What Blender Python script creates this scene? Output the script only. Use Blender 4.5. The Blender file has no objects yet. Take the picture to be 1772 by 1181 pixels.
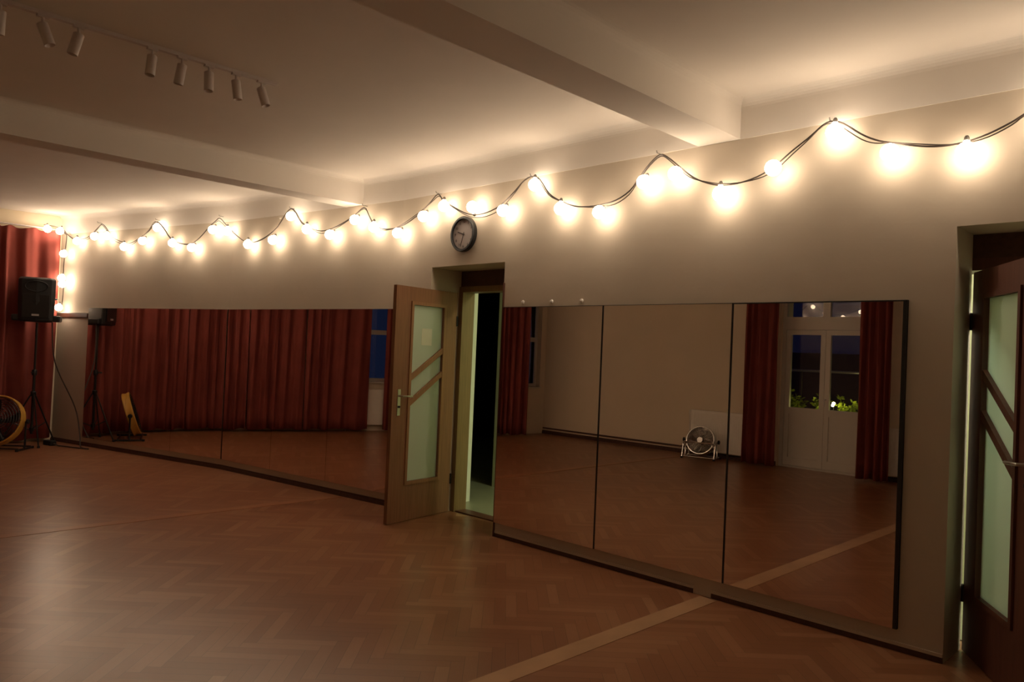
import bpy, bmesh, math, random
from mathutils import Vector, Matrix
random.seed(7)
PI = math.pi
scn = bpy.context.scene
COL = scn.collection

# ------------------------------------------------------------------ camera
F_PX, YAW, PITCH, ROLL, DIST, EYE = 1325.4, 44.66, 0.954, 2.436, 4.719, 1.6
cd = bpy.data.cameras.new('camera'); cam = bpy.data.objects.new('camera', cd); COL.objects.link(cam)
cd.sensor_fit = 'HORIZONTAL'; cd.sensor_width = 36.0; cd.lens = 36.0 * F_PX / 1772.0
cd.clip_start = 0.05; cd.clip_end = 200
y, p_, r = (math.radians(a) for a in (YAW, PITCH, ROLL))
fwd = Vector((-math.sin(y) * math.cos(p_), math.cos(y) * math.cos(p_), math.sin(p_)))
rgt = Vector((math.cos(y), math.sin(y), 0)); up = rgt.cross(fwd)
r2 = rgt * math.cos(r) + up * math.sin(r); u2 = -rgt * math.sin(r) + up * math.cos(r)
m = Matrix((r2, u2, -fwd)).transposed().to_4x4(); m.translation = Vector((0, -DIST, EYE))
cam.matrix_world = m
scn.camera = cam

# ------------------------------------------------------------------ world, exposure
w = bpy.data.worlds.new('world'); scn.world = w; w.use_nodes = True
nt = w.node_tree; nt.nodes.clear()
out = nt.nodes.new('ShaderNodeOutputWorld'); bg = nt.nodes.new('ShaderNodeBackground')
tc = nt.nodes.new('ShaderNodeTexCoord'); sx = nt.nodes.new('ShaderNodeSeparateXYZ')
mr = nt.nodes.new('ShaderNodeMapRange'); rp = nt.nodes.new('ShaderNodeValToRGB')
mr.inputs['From Min'].default_value = -0.95; mr.inputs['From Max'].default_value = -0.55
rp.color_ramp.elements[0].color = (0.016, 0.034, 0.09, 1); rp.color_ramp.elements[1].color = (0.004, 0.005, 0.018, 1)
nt.links.new(tc.outputs['Generated'], sx.inputs[0]); nt.links.new(sx.outputs[0], mr.inputs['Value'])
nt.links.new(mr.outputs[0], rp.inputs[0]); nt.links.new(rp.outputs[0], bg.inputs['Color'])
nt.links.new(bg.outputs[0], out.inputs[0]); bg.inputs['Strength'].default_value = 0.8
vs = scn.view_settings
vs.view_transform = 'Standard'; vs.look = 'None'; vs.gamma = 1.0; vs.use_curve_mapping = False
vs.exposure = 0.0
BULB_STRENGTH = 27.5
HALL_STRENGTH = 120.0

# ------------------------------------------------------------------ materials
def nodes_of(name):
    mt = bpy.data.materials.new(name); mt.use_nodes = True
    n = mt.node_tree; b = n.nodes['Principled BSDF']
    return mt, n, b
def principled(name, col, rough=0.6, metal=0.0, spec=0.5, noise=0.0, scale=8.0, bump=0.0, bscale=40.0, stretch=None):
    mt, n, b = nodes_of(name)
    b.inputs['Base Color'].default_value = (*col, 1); b.inputs['Roughness'].default_value = rough
    b.inputs['Metallic'].default_value = metal; b.inputs['Specular IOR Level'].default_value = spec
    t = n.nodes.new('ShaderNodeTexCoord'); mp = n.nodes.new('ShaderNodeMapping')
    n.links.new(t.outputs['Object'], mp.inputs['Vector'])
    if stretch: mp.inputs['Scale'].default_value = stretch
    if noise > 0:
        nz = n.nodes.new('ShaderNodeTexNoise'); nz.inputs['Scale'].default_value = scale; nz.inputs['Detail'].default_value = 4
        n.links.new(mp.outputs[0], nz.inputs['Vector'])
        r_ = n.nodes.new('ShaderNodeValToRGB'); r_.color_ramp.elements[0].position = .3; r_.color_ramp.elements[1].position = .7
        r_.color_ramp.elements[0].color = (*[c * (1 - noise) for c in col], 1)
        r_.color_ramp.elements[1].color = (*[min(1, c * (1 + noise)) for c in col], 1)
        n.links.new(nz.outputs['Fac'], r_.inputs[0]); n.links.new(r_.outputs[0], b.inputs['Base Color'])
    if bump > 0:
        nb = n.nodes.new('ShaderNodeTexNoise'); nb.inputs['Scale'].default_value = bscale; nb.inputs['Detail'].default_value = 3
        n.links.new(mp.outputs[0], nb.inputs['Vector'])
        bm_ = n.nodes.new('ShaderNodeBump'); bm_.inputs['Strength'].default_value = bump; bm_.inputs['Distance'].default_value = .01
        n.links.new(nb.outputs['Fac'], bm_.inputs['Height']); n.links.new(bm_.outputs[0], b.inputs['Normal'])
    return mt
def emissive(name, col, s):
    mt, n, b = nodes_of(name)
    b.inputs['Base Color'].default_value = (.8, .8, .8, 1)
    b.inputs['Emission Color'].default_value = (*col, 1); b.inputs['Emission Strength'].default_value = s
    return mt

M = {}
M['wall'] = principled('beige_wall_paint', (.61, .53, .43), .85, noise=.05, scale=1.3, bump=.25, bscale=9, spec=.2)
M['white'] = principled('white_ceiling_paint', (.80, .75, .69), .9, noise=.02, scale=2, bump=.1, bscale=12, spec=.15)
M['far_wall'] = principled('cream_wall_paint', (.80, .69, .52), .85, noise=.03, scale=1.3, spec=.2)
M['hall_wall'] = principled('pale_green_hall_paint', (.6, .62, .42), .85, noise=.03, spec=.2)
M['hall_stub'] = principled('white_hall_paint', (.85, .86, .72), .8, spec=.2)
M['tile'] = principled('hall_floor_tile', (.33, .33, .22), .35, noise=.06, scale=5)
M['skirting'] = principled('skirting_wood_and_shade', (.085, .038, .022), .5, noise=.2, scale=30)
M['door_wood'] = principled('beech_door_wood', (.28, .13, .068), .42, noise=.16, scale=5, stretch=(14, 14, .7))
M['door_bead'] = principled('beech_door_bead', (.34, .165, .08), .4, noise=.12, scale=6, stretch=(10, 10, .8))
M['dark_wood'] = principled('brown_door_wood', (.12, .045, .028), .42, noise=.16, scale=5, stretch=(14, 14, .7))
M['frame_wood'] = principled('door_frame_wood', (.24, .15, .06), .45, noise=.15, scale=5, stretch=(14, 14, .7))
M['steel'] = principled('brushed_steel', (.62, .6, .57), .28, metal=1)
M['chrome'] = principled('chrome', (.75, .74, .72), .18, metal=1)
M['black'] = principled('black_plastic', (.012, .012, .013), .45, bump=.2, bscale=300)
M['black_metal'] = principled('black_metal', (.015, .014, .014), .35)
M['grey_badge'] = principled('silver_badge', (.6, .6, .6), .35, metal=.6)
M['white_plastic'] = principled('white_fixture_metal', (.62, .55, .52), .45)
M['wire'] = principled('dark_cable_rubber', (.055, .04, .033), .5)
M['socket'] = principled('grey_lamp_socket', (.22, .2, .18), .5)
M['bulb'] = emissive('glowing_bulb', (1.0, .79, .57), BULB_STRENGTH)
M['hall_lamp'] = emissive('hall_lamp_glow', (.90, 1.0, .58), HALL_STRENGTH)
M['entry_lamp'] = emissive('entry_lamp_glow', (1.0, .97, .84), HALL_STRENGTH * 1.3)
M['garden_lamp'] = emissive('garden_lamp_glow', (1.0, .95, .35), 14)
M['curtain'] = principled('rust_red_curtain_cloth', (.24, .054, .042), .8, noise=.1, scale=3, bump=.15, bscale=200, spec=.2)
M['yellow'] = principled('yellow_fan_housing', (.62, .34, .06), .4)
M['white_door'] = principled('white_window_paint', (.68, .64, .56), .4)
M['radiator'] = principled('white_radiator_enamel', (.92, .89, .80), .35)
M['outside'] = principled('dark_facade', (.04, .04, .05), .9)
M['leaf'] = principled('bright_green_leaves', (.26, .34, .03), .55, noise=.4, scale=20)
M['clock_face'] = principled('clock_face_paper', (.50, .44, .42), .7)
M['clock_ink'] = principled('clock_ink', (.05, .035, .035), .6)
M['paper'] = principled('notice_paper', (.75, .78, .62), .8)
M['plaster'] = principled('rough_plaster', (.5, .42, .34), .95, noise=.25, scale=14, bump=.9, bscale=16)

# wall mirror
mt, n, b = nodes_of('mirror_silver'); M['mirror'] = mt
b.inputs['Base Color'].default_value = (.80, .73, .68, 1); b.inputs['Metallic'].default_value = 1; b.inputs['Roughness'].default_value = .004

# window glass: mostly see-through with a mirror sheen
mt, n, b = nodes_of('window_glass'); M['glass'] = mt
n.nodes.remove(b); o = n.nodes['Material Output']
tr = n.nodes.new('ShaderNodeBsdfTransparent'); gl = n.nodes.new('ShaderNodeBsdfGlossy'); gl.inputs['Roughness'].default_value = .01
fr = n.nodes.new('ShaderNodeFresnel'); fr.inputs['IOR'].default_value = 1.6; mx = n.nodes.new('ShaderNodeMixShader')
n.links.new(fr.outputs[0], mx.inputs[0]); n.links.new(tr.outputs[0], mx.inputs[1]); n.links.new(gl.outputs[0], mx.inputs[2]); n.links.new(mx.outputs[0], o.inputs[0])

# frosted door glass
def frosted(name, col, share):
    mt, n, b = nodes_of(name); o = n.nodes['Material Output']
    b.inputs['Base Color'].default_value = (*col, 1); b.inputs['Roughness'].default_value = .3
    tl = n.nodes.new('ShaderNodeBsdfTranslucent'); tl.inputs['Color'].default_value = (*col, 1)
    mx = n.nodes.new('ShaderNodeMixShader'); mx.inputs[0].default_value = share
    n.links.new(b.outputs[0], mx.inputs[1]); n.links.new(tl.outputs[0], mx.inputs[2]); n.links.new(mx.outputs[0], o.inputs[0])
    return mt
M['frosted'] = frosted('frosted_glass', (.74, .84, .72), .5)

M['paper'] = frosted('notice_paper', (.97, .97, .86), .5)

# parquet
mt, n, b = nodes_of('herringbone_parquet'); M['parquet'] = mt
at = n.nodes.new('ShaderNodeAttribute'); at.attribute_name = 'plank'
uv = n.nodes.new('ShaderNodeUVMap'); uv.uv_map = 'UVMap'
rp = n.nodes.new('ShaderNodeValToRGB')
rp.color_ramp.elements[0].color = (.205, .078, .036, 1); rp.color_ramp.elements[1].color = (.44, .235, .125, 1)
e = rp.color_ramp.elements.new(.55); e.color = (.30, .128, .062, 1)
nz = n.nodes.new('ShaderNodeTexNoise'); nz.inputs['Scale'].default_value = 3.0; nz.inputs['Detail'].default_value = 6
mpn = n.nodes.new('ShaderNodeMapping'); mpn.inputs['Scale'].default_value = (1.2, 14, 1)
n.links.new(uv.outputs[0], mpn.inputs['Vector']); n.links.new(mpn.outputs[0], nz.inputs['Vector'])
big = n.nodes.new('ShaderNodeTexNoise'); big.inputs['Scale'].default_value = .8; big.inputs['Detail'].default_value = 3
tco = n.nodes.new('ShaderNodeTexCoord'); n.links.new(tco.outputs['Object'], big.inputs['Vector'])
def math_node(n, op, a, b_, clamp=False):
    k = n.nodes.new('ShaderNodeMath'); k.operation = op; k.use_clamp = clamp
    for i, v in ((0, a), (1, b_)):
        if isinstance(v, (int, float)): k.inputs[i].default_value = v
        else: n.links.new(v, k.inputs[i])
    return k.outputs[0]
a1 = math_node(n, 'MULTIPLY', at.outputs['Fac'], .42)
a2 = math_node(n, 'MULTIPLY', nz.outputs['Fac'], .45)
a3 = math_node(n, 'MULTIPLY', big.outputs['Fac'], .40)
s = math_node(n, 'ADD', math_node(n, 'ADD', a1, a2), a3)
s = math_node(n, 'SUBTRACT', s, .10, True)
n.links.new(s, rp.inputs[0])
sep = n.nodes.new('ShaderNodeSeparateXYZ'); n.links.new(uv.outputs[0], sep.inputs[0])
# dark joint close to a plank's long edge
ev = math_node(n, 'ABSOLUTE', math_node(n, 'SUBTRACT', sep.outputs[1], .5), 0)
ej = math_node(n, 'GREATER_THAN', ev, .482)
eu = math_node(n, 'ABSOLUTE', math_node(n, 'SUBTRACT', sep.outputs[0], .5), 0)
ek = math_node(n, 'GREATER_THAN', eu, .497)
jj = math_node(n, 'MULTIPLY', math_node(n, 'MAXIMUM', ej, ek), .55)
mxc = n.nodes.new('ShaderNodeMixRGB'); mxc.inputs[2].default_value = (.03, .012, .006, 1)
n.links.new(jj, mxc.inputs[0]); n.links.new(rp.outputs[0], mxc.inputs[1]); n.links.new(mxc.outputs[0], b.inputs['Base Color'])
rr = n.nodes.new('ShaderNodeMapRange'); rr.inputs['To Min'].default_value = .275; rr.inputs['To Max'].default_value = .325
n.links.new(big.outputs['Fac'], rr.inputs['Value']); n.links.new(rr.outputs[0], b.inputs['Roughness'])
b.inputs['Specular IOR Level'].default_value = .75
bp = n.nodes.new('ShaderNodeBump'); bp.inputs['Strength'].default_value = .07; bp.inputs['Distance'].default_value = .004
hh = math_node(n, 'ADD', math_node(n, 'MULTIPLY', at.outputs['Fac'], .6), math_node(n, 'MULTIPLY', nz.outputs['Fac'], .5))
n.links.new(hh, bp.inputs['Height']); n.links.new(bp.outputs[0], b.inputs['Normal'])

M['strip'] = principled('pale_oak_floor_strip', (.50, .30, .17), .31, noise=.15, scale=4, stretch=(1, .6, 1))

M['strip_dark'] = principled('worn_oak_floor_strip', (.36, .165, .082), .3, noise=.2, scale=3, stretch=(1, .6, 1))

# ------------------------------------------------------------------ mesh helpers
class MB:
    def __init__(s): s.v = []; s.f = []; s.smooth = []
    def add(s, vs_, fs, smooth=False):
        o = len(s.v); s.v += [tuple(v) for v in vs_]; s.f += [tuple(i + o for i in f) for f in fs]; s.smooth += [smooth] * len(fs); return s
    def box(s, x0, x1, y0, y1, z0, z1):
        x0, x1 = sorted((x0, x1)); y0, y1 = sorted((y0, y1)); z0, z1 = sorted((z0, z1))
        return s.prism([(x0, y0), (x1, y0), (x1, y1), (x0, y1)], z0, z1)
    def prism(s, poly, z0, z1):
        area = sum(poly[i][0] * poly[(i + 1) % len(poly)][1] - poly[(i + 1) % len(poly)][0] * poly[i][1] for i in range(len(poly)))
        if area < 0: poly = poly[::-1]
        k = len(poly)
        return s.add([(a, b_, z0) for a, b_ in poly] + [(a, b_, z1) for a, b_ in poly],
                     [tuple(range(k))[::-1], tuple(range(k, 2 * k))] + [(i, (i + 1) % k, k + (i + 1) % k, k + i) for i in range(k)])
    def obox(s, O, U, Vv, Wv, du, dv, dw):
        """box from corner O along unit vectors U V W"""
        O = Vector(O); U = Vector(U) * du; Vv = Vector(Vv) * dv; Wv = Vector(Wv) * dw
        P = [O, O + U, O + U + Vv, O + Vv]; P += [q + Wv for q in P]
        F = [(3, 2, 1, 0), (4, 5, 6, 7), (0, 1, 5, 4), (1, 2, 6, 5), (2, 3, 7, 6), (3, 0, 4, 7)]
        if U.cross(Vv).dot(Wv) < 0: F = [f[::-1] for f in F]
        return s.add(P, F)
    def tube(s, pts, rad, seg=8, closed=False, caps=True):
        pts = [Vector(q) for q in pts]; k = len(pts)
        rads = rad if isinstance(rad, (list, tuple)) else [rad] * k
        vs_ = []; prev = None
        for i, q in enumerate(pts):
            if closed: t = pts[(i + 1) % k] - pts[i - 1]
            else: t = pts[min(i + 1, k - 1)] - pts[max(i - 1, 0)]
            t.normalize()
            a = prev if prev is not None else (Vector((0, 0, 1)) if abs(t.z) < .9 else Vector((1, 0, 0)))
            a = (a - t * a.dot(t))
            if a.length < 1e-5: a = Vector((1, 0, 0)) - t * t.x
            a.normalize(); b_ = t.cross(a); prev = a
            for j in range(seg):
                th = 2 * PI * j / seg; vs_.append(q + (a * math.cos(th) + b_ * math.sin(th)) * rads[i])
        fs = []
        for i in range(k if closed else k - 1):
            for j in range(seg):
                A = i * seg + j; B = i * seg + (j + 1) % seg; C = ((i + 1) % k) * seg + (j + 1) % seg; D = ((i + 1) % k) * seg + j
                fs.append((A, B, C, D))
        if not closed and caps: fs += [tuple(range(seg))[::-1], tuple((k - 1) * seg + j for j in range(seg))]
        return s.add(vs_, fs, True)
    def lathe(s, prof, O, axis, seg=24, closed=False, caps=True):
        """prof = [(r, h)] about axis from O"""
        O = Vector(O); A = Vector(axis).normalized(); X_ = A.orthogonal().normalized(); Y_ = A.cross(X_)
        vs_ = []
        for r_, h in prof:
            for j in range(seg):
                th = 2 * PI * j / seg; vs_.append(O + A * h + (X_ * math.cos(th) + Y_ * math.sin(th)) * max(r_, 1e-5))
        k = len(prof); fs = []
        for i in range(k if closed else k - 1):
            for j in range(seg):
                n1 = ((i + 1) % k) * seg
                fs.append((i * seg + j, i * seg + (j + 1) % seg, n1 + (j + 1) % seg, n1 + j))
        if not closed and caps: fs += [tuple(range(seg))[::-1], tuple((k - 1) * seg + j for j in range(seg))]
        return s.add(vs_, fs, True)
    def build(s, name, mat, parent=None, origin=None, bevel=0, **props):
        me = bpy.data.meshes.new(name); o_ = Vector(origin) if origin is not None else Vector((0, 0, 0))
        vv = [tuple(Vector(v) - o_) for v in s.v]
        me.from_pydata(vv, [], s.f); me.update()
        bm = bmesh.new(); bm.from_mesh(me); bmesh.ops.recalc_face_normals(bm, faces=bm.faces)
        bm.to_mesh(me); bm.free()
        for p__, sm in zip(me.polygons, s.smooth): p__.use_smooth = sm
        me.materials.append(M[mat] if isinstance(mat, str) else mat)
        ob = bpy.data.objects.new(name, me); COL.objects.link(ob); ob.location = o_
        if any(s.smooth):
            try: me.set_sharp_from_angle(angle=math.radians(40))
            except Exception: pass
        if bevel:
            bv = ob.modifiers.new('bevel', 'BEVEL'); bv.width = bevel; bv.segments = 2; bv.limit_method = 'ANGLE'
        if parent is not None: adopt(ob, parent)
        for k, v in props.items(): ob[k] = v
        return ob
def adopt(ob, parent):
    ob.parent = parent; ob.matrix_parent_inverse = world_of(parent).inverted()
def world_of(ob):
    mm = Matrix.LocRotScale(ob.location, ob.rotation_euler, ob.scale)
    if ob.parent: mm = world_of(ob.parent) @ ob.matrix_parent_inverse @ mm
    return mm
def thing(name, loc, label, cat, group=None, rotz=0):
    o = bpy.data.objects.new(name, None); COL.objects.link(o); o.location = loc; o.rotation_euler = (0, 0, rotz)
    o.empty_display_size = .1; o['label'] = label; o['category'] = cat
    if group: o['group'] = group
    return o
def tag(o, label, cat, group=None):
    o['label'] = label; o['category'] = cat
    if group: o['group'] = group
    return o
def struct(mb, name, mat, **k):
    o = mb.build(name, mat, **k); o['kind'] = 'structure'; return o

# ------------------------------------------------------------------ room shell
CEIL = 3.385; BAND = 3.118
V0 = (-13.05, -1.315); V1 = (-9.3, -.38); V2 = (-6.3, 0.0)
ND = .39                                  # depth of the first niche
D1 = (-5.80, -4.79); D2 = (-1.24, -.26)   # the two door niches
def off_poly(a, b_, d):
    t = Vector((b_[0] - a[0], b_[1] - a[1])).normalized(); nn = Vector((t.y, -t.x))   # toward the room
    return nn * d
wb = MB(); T = .52
wb.prism([V0, V1, (V1[0], V1[1] + T), (V0[0] - .15, V0[1] + T)], 0, CEIL)
wb.prism([V1, V2, (V2[0], T), (V1[0], V1[1] + T)], 0, CEIL)
wb.box(V2[0], D1[0], 0, T, 0, CEIL)
wb.box(D1[0], D1[1], 0, T, 2.405, CEIL)
wb.box(D1[1], D2[0], 0, .33, 0, CEIL); wb.box(D1[1], -1.36, .33, T, 0, CEIL); wb.box(-1.36, D2[0], .33, T, 2.41, CEIL)
wb.box(D2[0], D2[1], 0, T, 2.41, CEIL)
wb.box(D2[1], 2.0, 0, T, 0, CEIL)
struct(wb, 'wall_back', 'wall')
# dark-coloured fill above the door frames inside the niches
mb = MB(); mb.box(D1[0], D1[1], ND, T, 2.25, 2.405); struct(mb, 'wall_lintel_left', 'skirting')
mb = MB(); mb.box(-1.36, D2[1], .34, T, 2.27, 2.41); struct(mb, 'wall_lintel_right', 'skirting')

# white band under the ceiling along the mirror wall, a centimetre proud, with a soft cove into the ceiling
def band(a, b_, nm):
    a = Vector(a); b_ = Vector(b_); t = (b_ - a).normalized(); nn = Vector((t.y, -t.x)); R = .07
    prof = [(0.0, BAND), (.004, BAND)]
    for i in range(7):
        th = PI / 2 * i / 6; prof.append((.004 + R - R * math.cos(th), CEIL - R + R * math.sin(th)))
    prof.append((0.0, CEIL))
    k = len(prof); mb = MB()
    mb.add([(a.x + nn.x * d, a.y + nn.y * d, z) for d, z in prof] + [(b_.x + nn.x * d, b_.y + nn.y * d, z) for d, z in prof],
           [tuple(range(k))[::-1], tuple(range(k, 2 * k))] + [(i, (i + 1) % k, k + (i + 1) % k, k + i) for i in range(k)])
    struct(mb, nm, 'white')
band(V0, V1, 'trim_1'); band(V1, V2, 'trim_2'); band(V2, (2.0, 0), 'trim_3')

# other walls
WL = [V0, (-13.05, -2.9), (-10.7, -5.95), (-10.55, -7.0)]
def wall_seg(mb, a, b_, z0, z1, th=.3):
    a = Vector(a); b_ = Vector(b_); t = (b_ - a).normalized(); nn = Vector((t.y, -t.x)) * th
    # outside is on the right-hand side when walking from the back corner towards the camera
    mb.prism([tuple(a), tuple(b_), tuple(b_ + nn), tuple(a + nn)], z0, z1)
def lerp(a, b_, t): return (a[0] + (b_[0] - a[0]) * t, a[1] + (b_[1] - a[1]) * t)
wl = MB(); wall_seg(wl, WL[0], WL[1], 0, CEIL)
# window 1 in the skew stretch, window 2 in the short one
A_, B_ = WL[1], WL[2]
w1a, w1b = lerp(A_, B_, .66), lerp(A_, B_, .965); w1z = (.95, 2.75)
wall_seg(wl, A_, w1a, 0, CEIL); wall_seg(wl, w1b, B_, 0, CEIL); wall_seg(wl, w1a, w1b, 0, w1z[0]); wall_seg(wl, w1a, w1b, w1z[1], CEIL)
C_, E_ = WL[2], WL[3]
w2a, w2b = lerp(C_, E_, .12), lerp(C_, E_, .88)
wall_seg(wl, C_, w2a, 0, CEIL); wall_seg(wl, w2b, E_, 0, CEIL); wall_seg(wl, w2a, w2b, 0, w1z[0]); wall_seg(wl, w2a, w2b, w1z[1], CEIL)
struct(wl, 'wall_left', 'far_wall')
BX = (-5.52, -4.13); BZ = 2.95; YF = -7.0
wf = MB(); wf.box(-10.9, BX[0], YF - .4, YF, 0, CEIL); wf.box(BX[1], 2.0, YF - .4, YF, 0, CEIL); wf.box(BX[0], BX[1], YF - .4, YF, BZ, CEIL)
struct(wf, 'wall_front', 'far_wall')
wr = MB(); wr.box(1.8, 2.1, YF, 0, 0, CEIL); struct(wr, 'wall_right', 'far_wall')
cl = MB(); cl.box(-13.6, 2.1, -7.4, .55, CEIL, CEIL + .15); struct(cl, 'ceiling', 'white')

# beams with soft fillets where they meet the ceiling
def beam(x0, x1, y0, y1, name, dx=0.0):
    R = .06; prof = [(x0, BAND), (x1, BAND)]
    for i in range(6):
        th = PI / 2 * i / 5; prof.append((x1 + R - R * math.cos(th), CEIL - R + R * math.sin(th)))
    for i in range(6):
        th = PI / 2 * (5 - i) / 5; prof.append((x0 - R + R * math.cos(th), CEIL - R + R * math.sin(th)))
    k = len(prof); mb = MB()
    mb.add([(x, y0, z) for x, z in prof] + [(x + dx, y1, z) for x, z in prof],
           [tuple(range(k)), tuple(range(k, 2 * k))[::-1]] + [(i, (i + 1) % k, k + (i + 1) % k, k + i) for i in range(k)])
    return struct(mb, name, 'white', bevel=0)
beam(-2.89, -2.57, YF, 0.0, 'beam_right', 0.0)
beam(-7.17, -6.90, YF, -.06, 'beam_left', 0.0)

# parquet floor: one quad per plank
def parquet():
    L, W_ = .42, .07
    X0, X1, Y0, Y1 = -13.4, 2.0, -7.1, .40
    vs_, fs, cols, uvs = [], [], [], []
    c = math.cos(PI / 4); cx, cy = -5.0, -3.0
    def put(x0, x1, y0, y1, horiz):
        P = [(x0, y0), (x1, y0), (x1, y1), (x0, y1)]
        Q = [(cx + (a - b_) * c, cy + (a + b_) * c) for a, b_ in P]
        mx_, my_ = sum(q[0] for q in Q) / 4, sum(q[1] for q in Q) / 4
        if not (X0 < mx_ < X1 and Y0 < my_ < Y1): return
        if abs(mx_ + 2.66) < .0 : return
        o = len(vs_); vs_.extend((a, b_, 0.0) for a, b_ in Q); fs.append((o, o + 1, o + 2, o + 3)); cols.append(random.random())
        u0 = random.random() * 0
        uvs.append([(0, 0), (1, 0), (1, 1), (0, 1)] if horiz else [(0, 1), (0, 0), (1, 0), (1, 1)])
    nmax = 170
    for i in range(-nmax, nmax):
        for j in range(-26, 27):
            bx = i * W_ + j * L; by = i * W_ - j * L
            if abs(bx) > 14 or abs(by) > 14: continue
            put(bx, bx + L, by, by + W_, True)
            put(bx + L, bx + L + W_, by + W_ - L, by + W_, False)
    me = bpy.data.meshes.new('floor'); me.from_pydata(vs_, [], fs); me.update()
    at_ = me.attributes.new('plank', 'FLOAT', 'FACE'); at_.data.foreach_set('value', cols)
    ul = me.uv_layers.new(name='UVMap')
    for fi, p__ in enumerate(me.polygons):
        for k, li in enumerate(p__.loop_indices): ul.data[li].uv = uvs[fi][k]
    me.materials.append(M['parquet'])
    bm = bmesh.new(); bm.from_mesh(me)
    # a solid sub-floor below so that the floor has thickness
    bm.to_mesh(me); bm.free()
    ob = bpy.data.objects.new('floor', me); COL.objects.link(ob); ob['kind'] = 'structure'
    return ob
parquet()
sb = MB(); sb.box(-13.6, 2.1, -7.4, .5, -.2, -.004); struct(sb, 'floor_slab', 'strip')
fs_ = MB(); fs_.box(-2.73, -2.60, YF, -.03, .0, .0025); struct(fs_, 'floor_border_strip', 'strip')
fs_ = MB(); fs_.box(-7.09, -6.97, YF, -.14, .0, .0025); struct(fs_, 'floor_border_strip', 'strip_dark')

# skirting along the mirror wall
def skirt(a, b_, nm, h=.055, th=.018):
    a = Vector(a); b_ = Vector(b_); t = (b_ - a).normalized(); nn = Vector((t.y, -t.x))
    mb = MB(); mb.obox((a.x, a.y, 0), (t.x, t.y, 0), (nn.x, nn.y, 0), (0, 0, 1), (b_ - a).length, th, h * .62)
    mb.obox((a.x, a.y, h * .62), (t.x, t.y, 0), (nn.x, nn.y, 0), (0, 0, 1), (b_ - a).length, th * .55, h * .38)
    return struct(mb, nm, 'skirting')
def skirt_painted(a, b_, nm):
    mb = MB(); mb.box(a, b_, -.012, 0, .034, .052); struct(mb, nm + '_top', 'wall')
    mb = MB(); mb.box(a, b_, -.006, 0, 0, .034); struct(mb, nm, 'skirting')  # shadow under the painted ledge, put in as a dark-coloured strip
skirt(V0, V1, 'baseboard_back_1'); skirt(V1, V2, 'baseboard_back_2'); skirt(V2, (D1[0], 0), 'baseboard_back_3')
skirt_painted(D1[1] + .02, -2.80, 'baseboard_back_4'); skirt_painted(-2.66, D2[0], 'baseboard_back_5')
skirt((BX[0] - .02, YF), (-10.55, YF), 'baseboard_front_1', .07); skirt((1.8, YF), (BX[1] + .02, YF), 'baseboard_front_2', .07)
pb = MB(); pb.tube([(-10.5, YF + .045, .12), (-7.1, YF + .045, .12)], .013, 8)
tag(pb.build('heating_pipe', 'skirting'), 'dark heating pipe running along the wall behind the floor fan, seen in the mirrors', 'pipe')

# wooden rail at the left end of the mirror wall
dW = Vector((V1[0] - V0[0], V1[1] - V0[1], 0)).normalized(); nW = Vector((dW.y, -dW.x, 0))
d2 = Vector((V2[0] - V1[0], V2[1] - V1[1], 0)).normalized(); n2 = Vector((d2.y, -d2.x, 0))
S0 = .83      # distance from the corner to the first mirror
mb = MB(); O = Vector((V0[0], V0[1], 1.865)); mb.obox(O, dW, nW, (0, 0, 1), S0 - .02, .025, .06)
rail = tag(mb.build('wooden_rail', 'dark_wood', bevel=.004), 'short reddish wooden rail on the wall between corner lights and mirrors', 'rail')
mb = MB(); mb.obox(O + Vector((0, 0, .06)), dW, nW, (0, 0, 1), S0 - .02, .03, .012); mb.build('top_edge', 'white', rail, label='white painted top edge')

# ------------------------------------------------------------------ mirrors
MZ0, MZ1, MT = .126, 2.005, .022
def mirror(O, U, N, width, label, frame=(0, 0, 0), hide=0):
    O = Vector(O); U = Vector(U); N = Vector(N); Z_ = Vector((0, 0, 1))
    t = thing('wall_mirror', O + U * width / 2 + N * .001, label, 'mirror', 'mirror panels along the wall')
    fl, fr_, ft = frame
    mb = MB(); mb.obox(O + Z_ * 0 + U * .0005, U, N, Z_, width - .001, MT - .006, MZ1 - MZ0); mb.build('backing_board', 'black', t)
    mb = MB(); mb.obox(O + U * (.0015 + fl) + N * (MT - .006), U, N, Z_, width - .003 - fl - fr_, .006, MZ1 - MZ0 - ft); mb.build('mirror_glass', 'mirror', t)
    if fl: mb = MB(); mb.obox(O + U * .0005, U, N, Z_, fl, MT + .003, MZ1 - MZ0); mb.build('edge_strip', 'black_metal', t)
    if fr_: mb = MB(); mb.obox(O + U * (width - fr_ - .0005), U, N, Z_, fr_, MT + .003, MZ1 - MZ0); mb.build('edge_strip', 'black_metal', t)
    if ft: mb = MB(); mb.obox(O + U * fl + Z_ * (MZ1 - MZ0 - ft), U, N, Z_, width - fl - fr_, MT + .001, ft); mb.build('top_strip', 'black_metal', t)
    return t
X_ = Vector((1, 0, 0)); NY = Vector((0, -1, 0))
mirror((-1.474 - 1.10, 0, MZ0), X_, NY, 1.10, 'black-edged wall mirror nearest the dark brown door, reflecting the balcony door', (.012, .022, .008))
mirror((-2.574 - 1.098, 0, MZ0), X_, NY, 1.098, 'middle one of the three wall mirrors right of the open door, reflecting the chrome fan', (.012, .0, .004))
mirror((-4.775, 0, MZ0), X_, NY, 4.775 - 3.672 , 'wall mirror directly right of the open doorway under the clock', (.0, .0, .004))
mirror(Vector((V2[0], V2[1], MZ0)) + Vector((.01, 0, 0)), X_, NY, D1[0] - V2[0] - .03, 'narrow wall mirror strip behind the open wooden door leaf, left of the doorway')
L2 = (Vector(V2) - Vector(V1)).length
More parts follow.
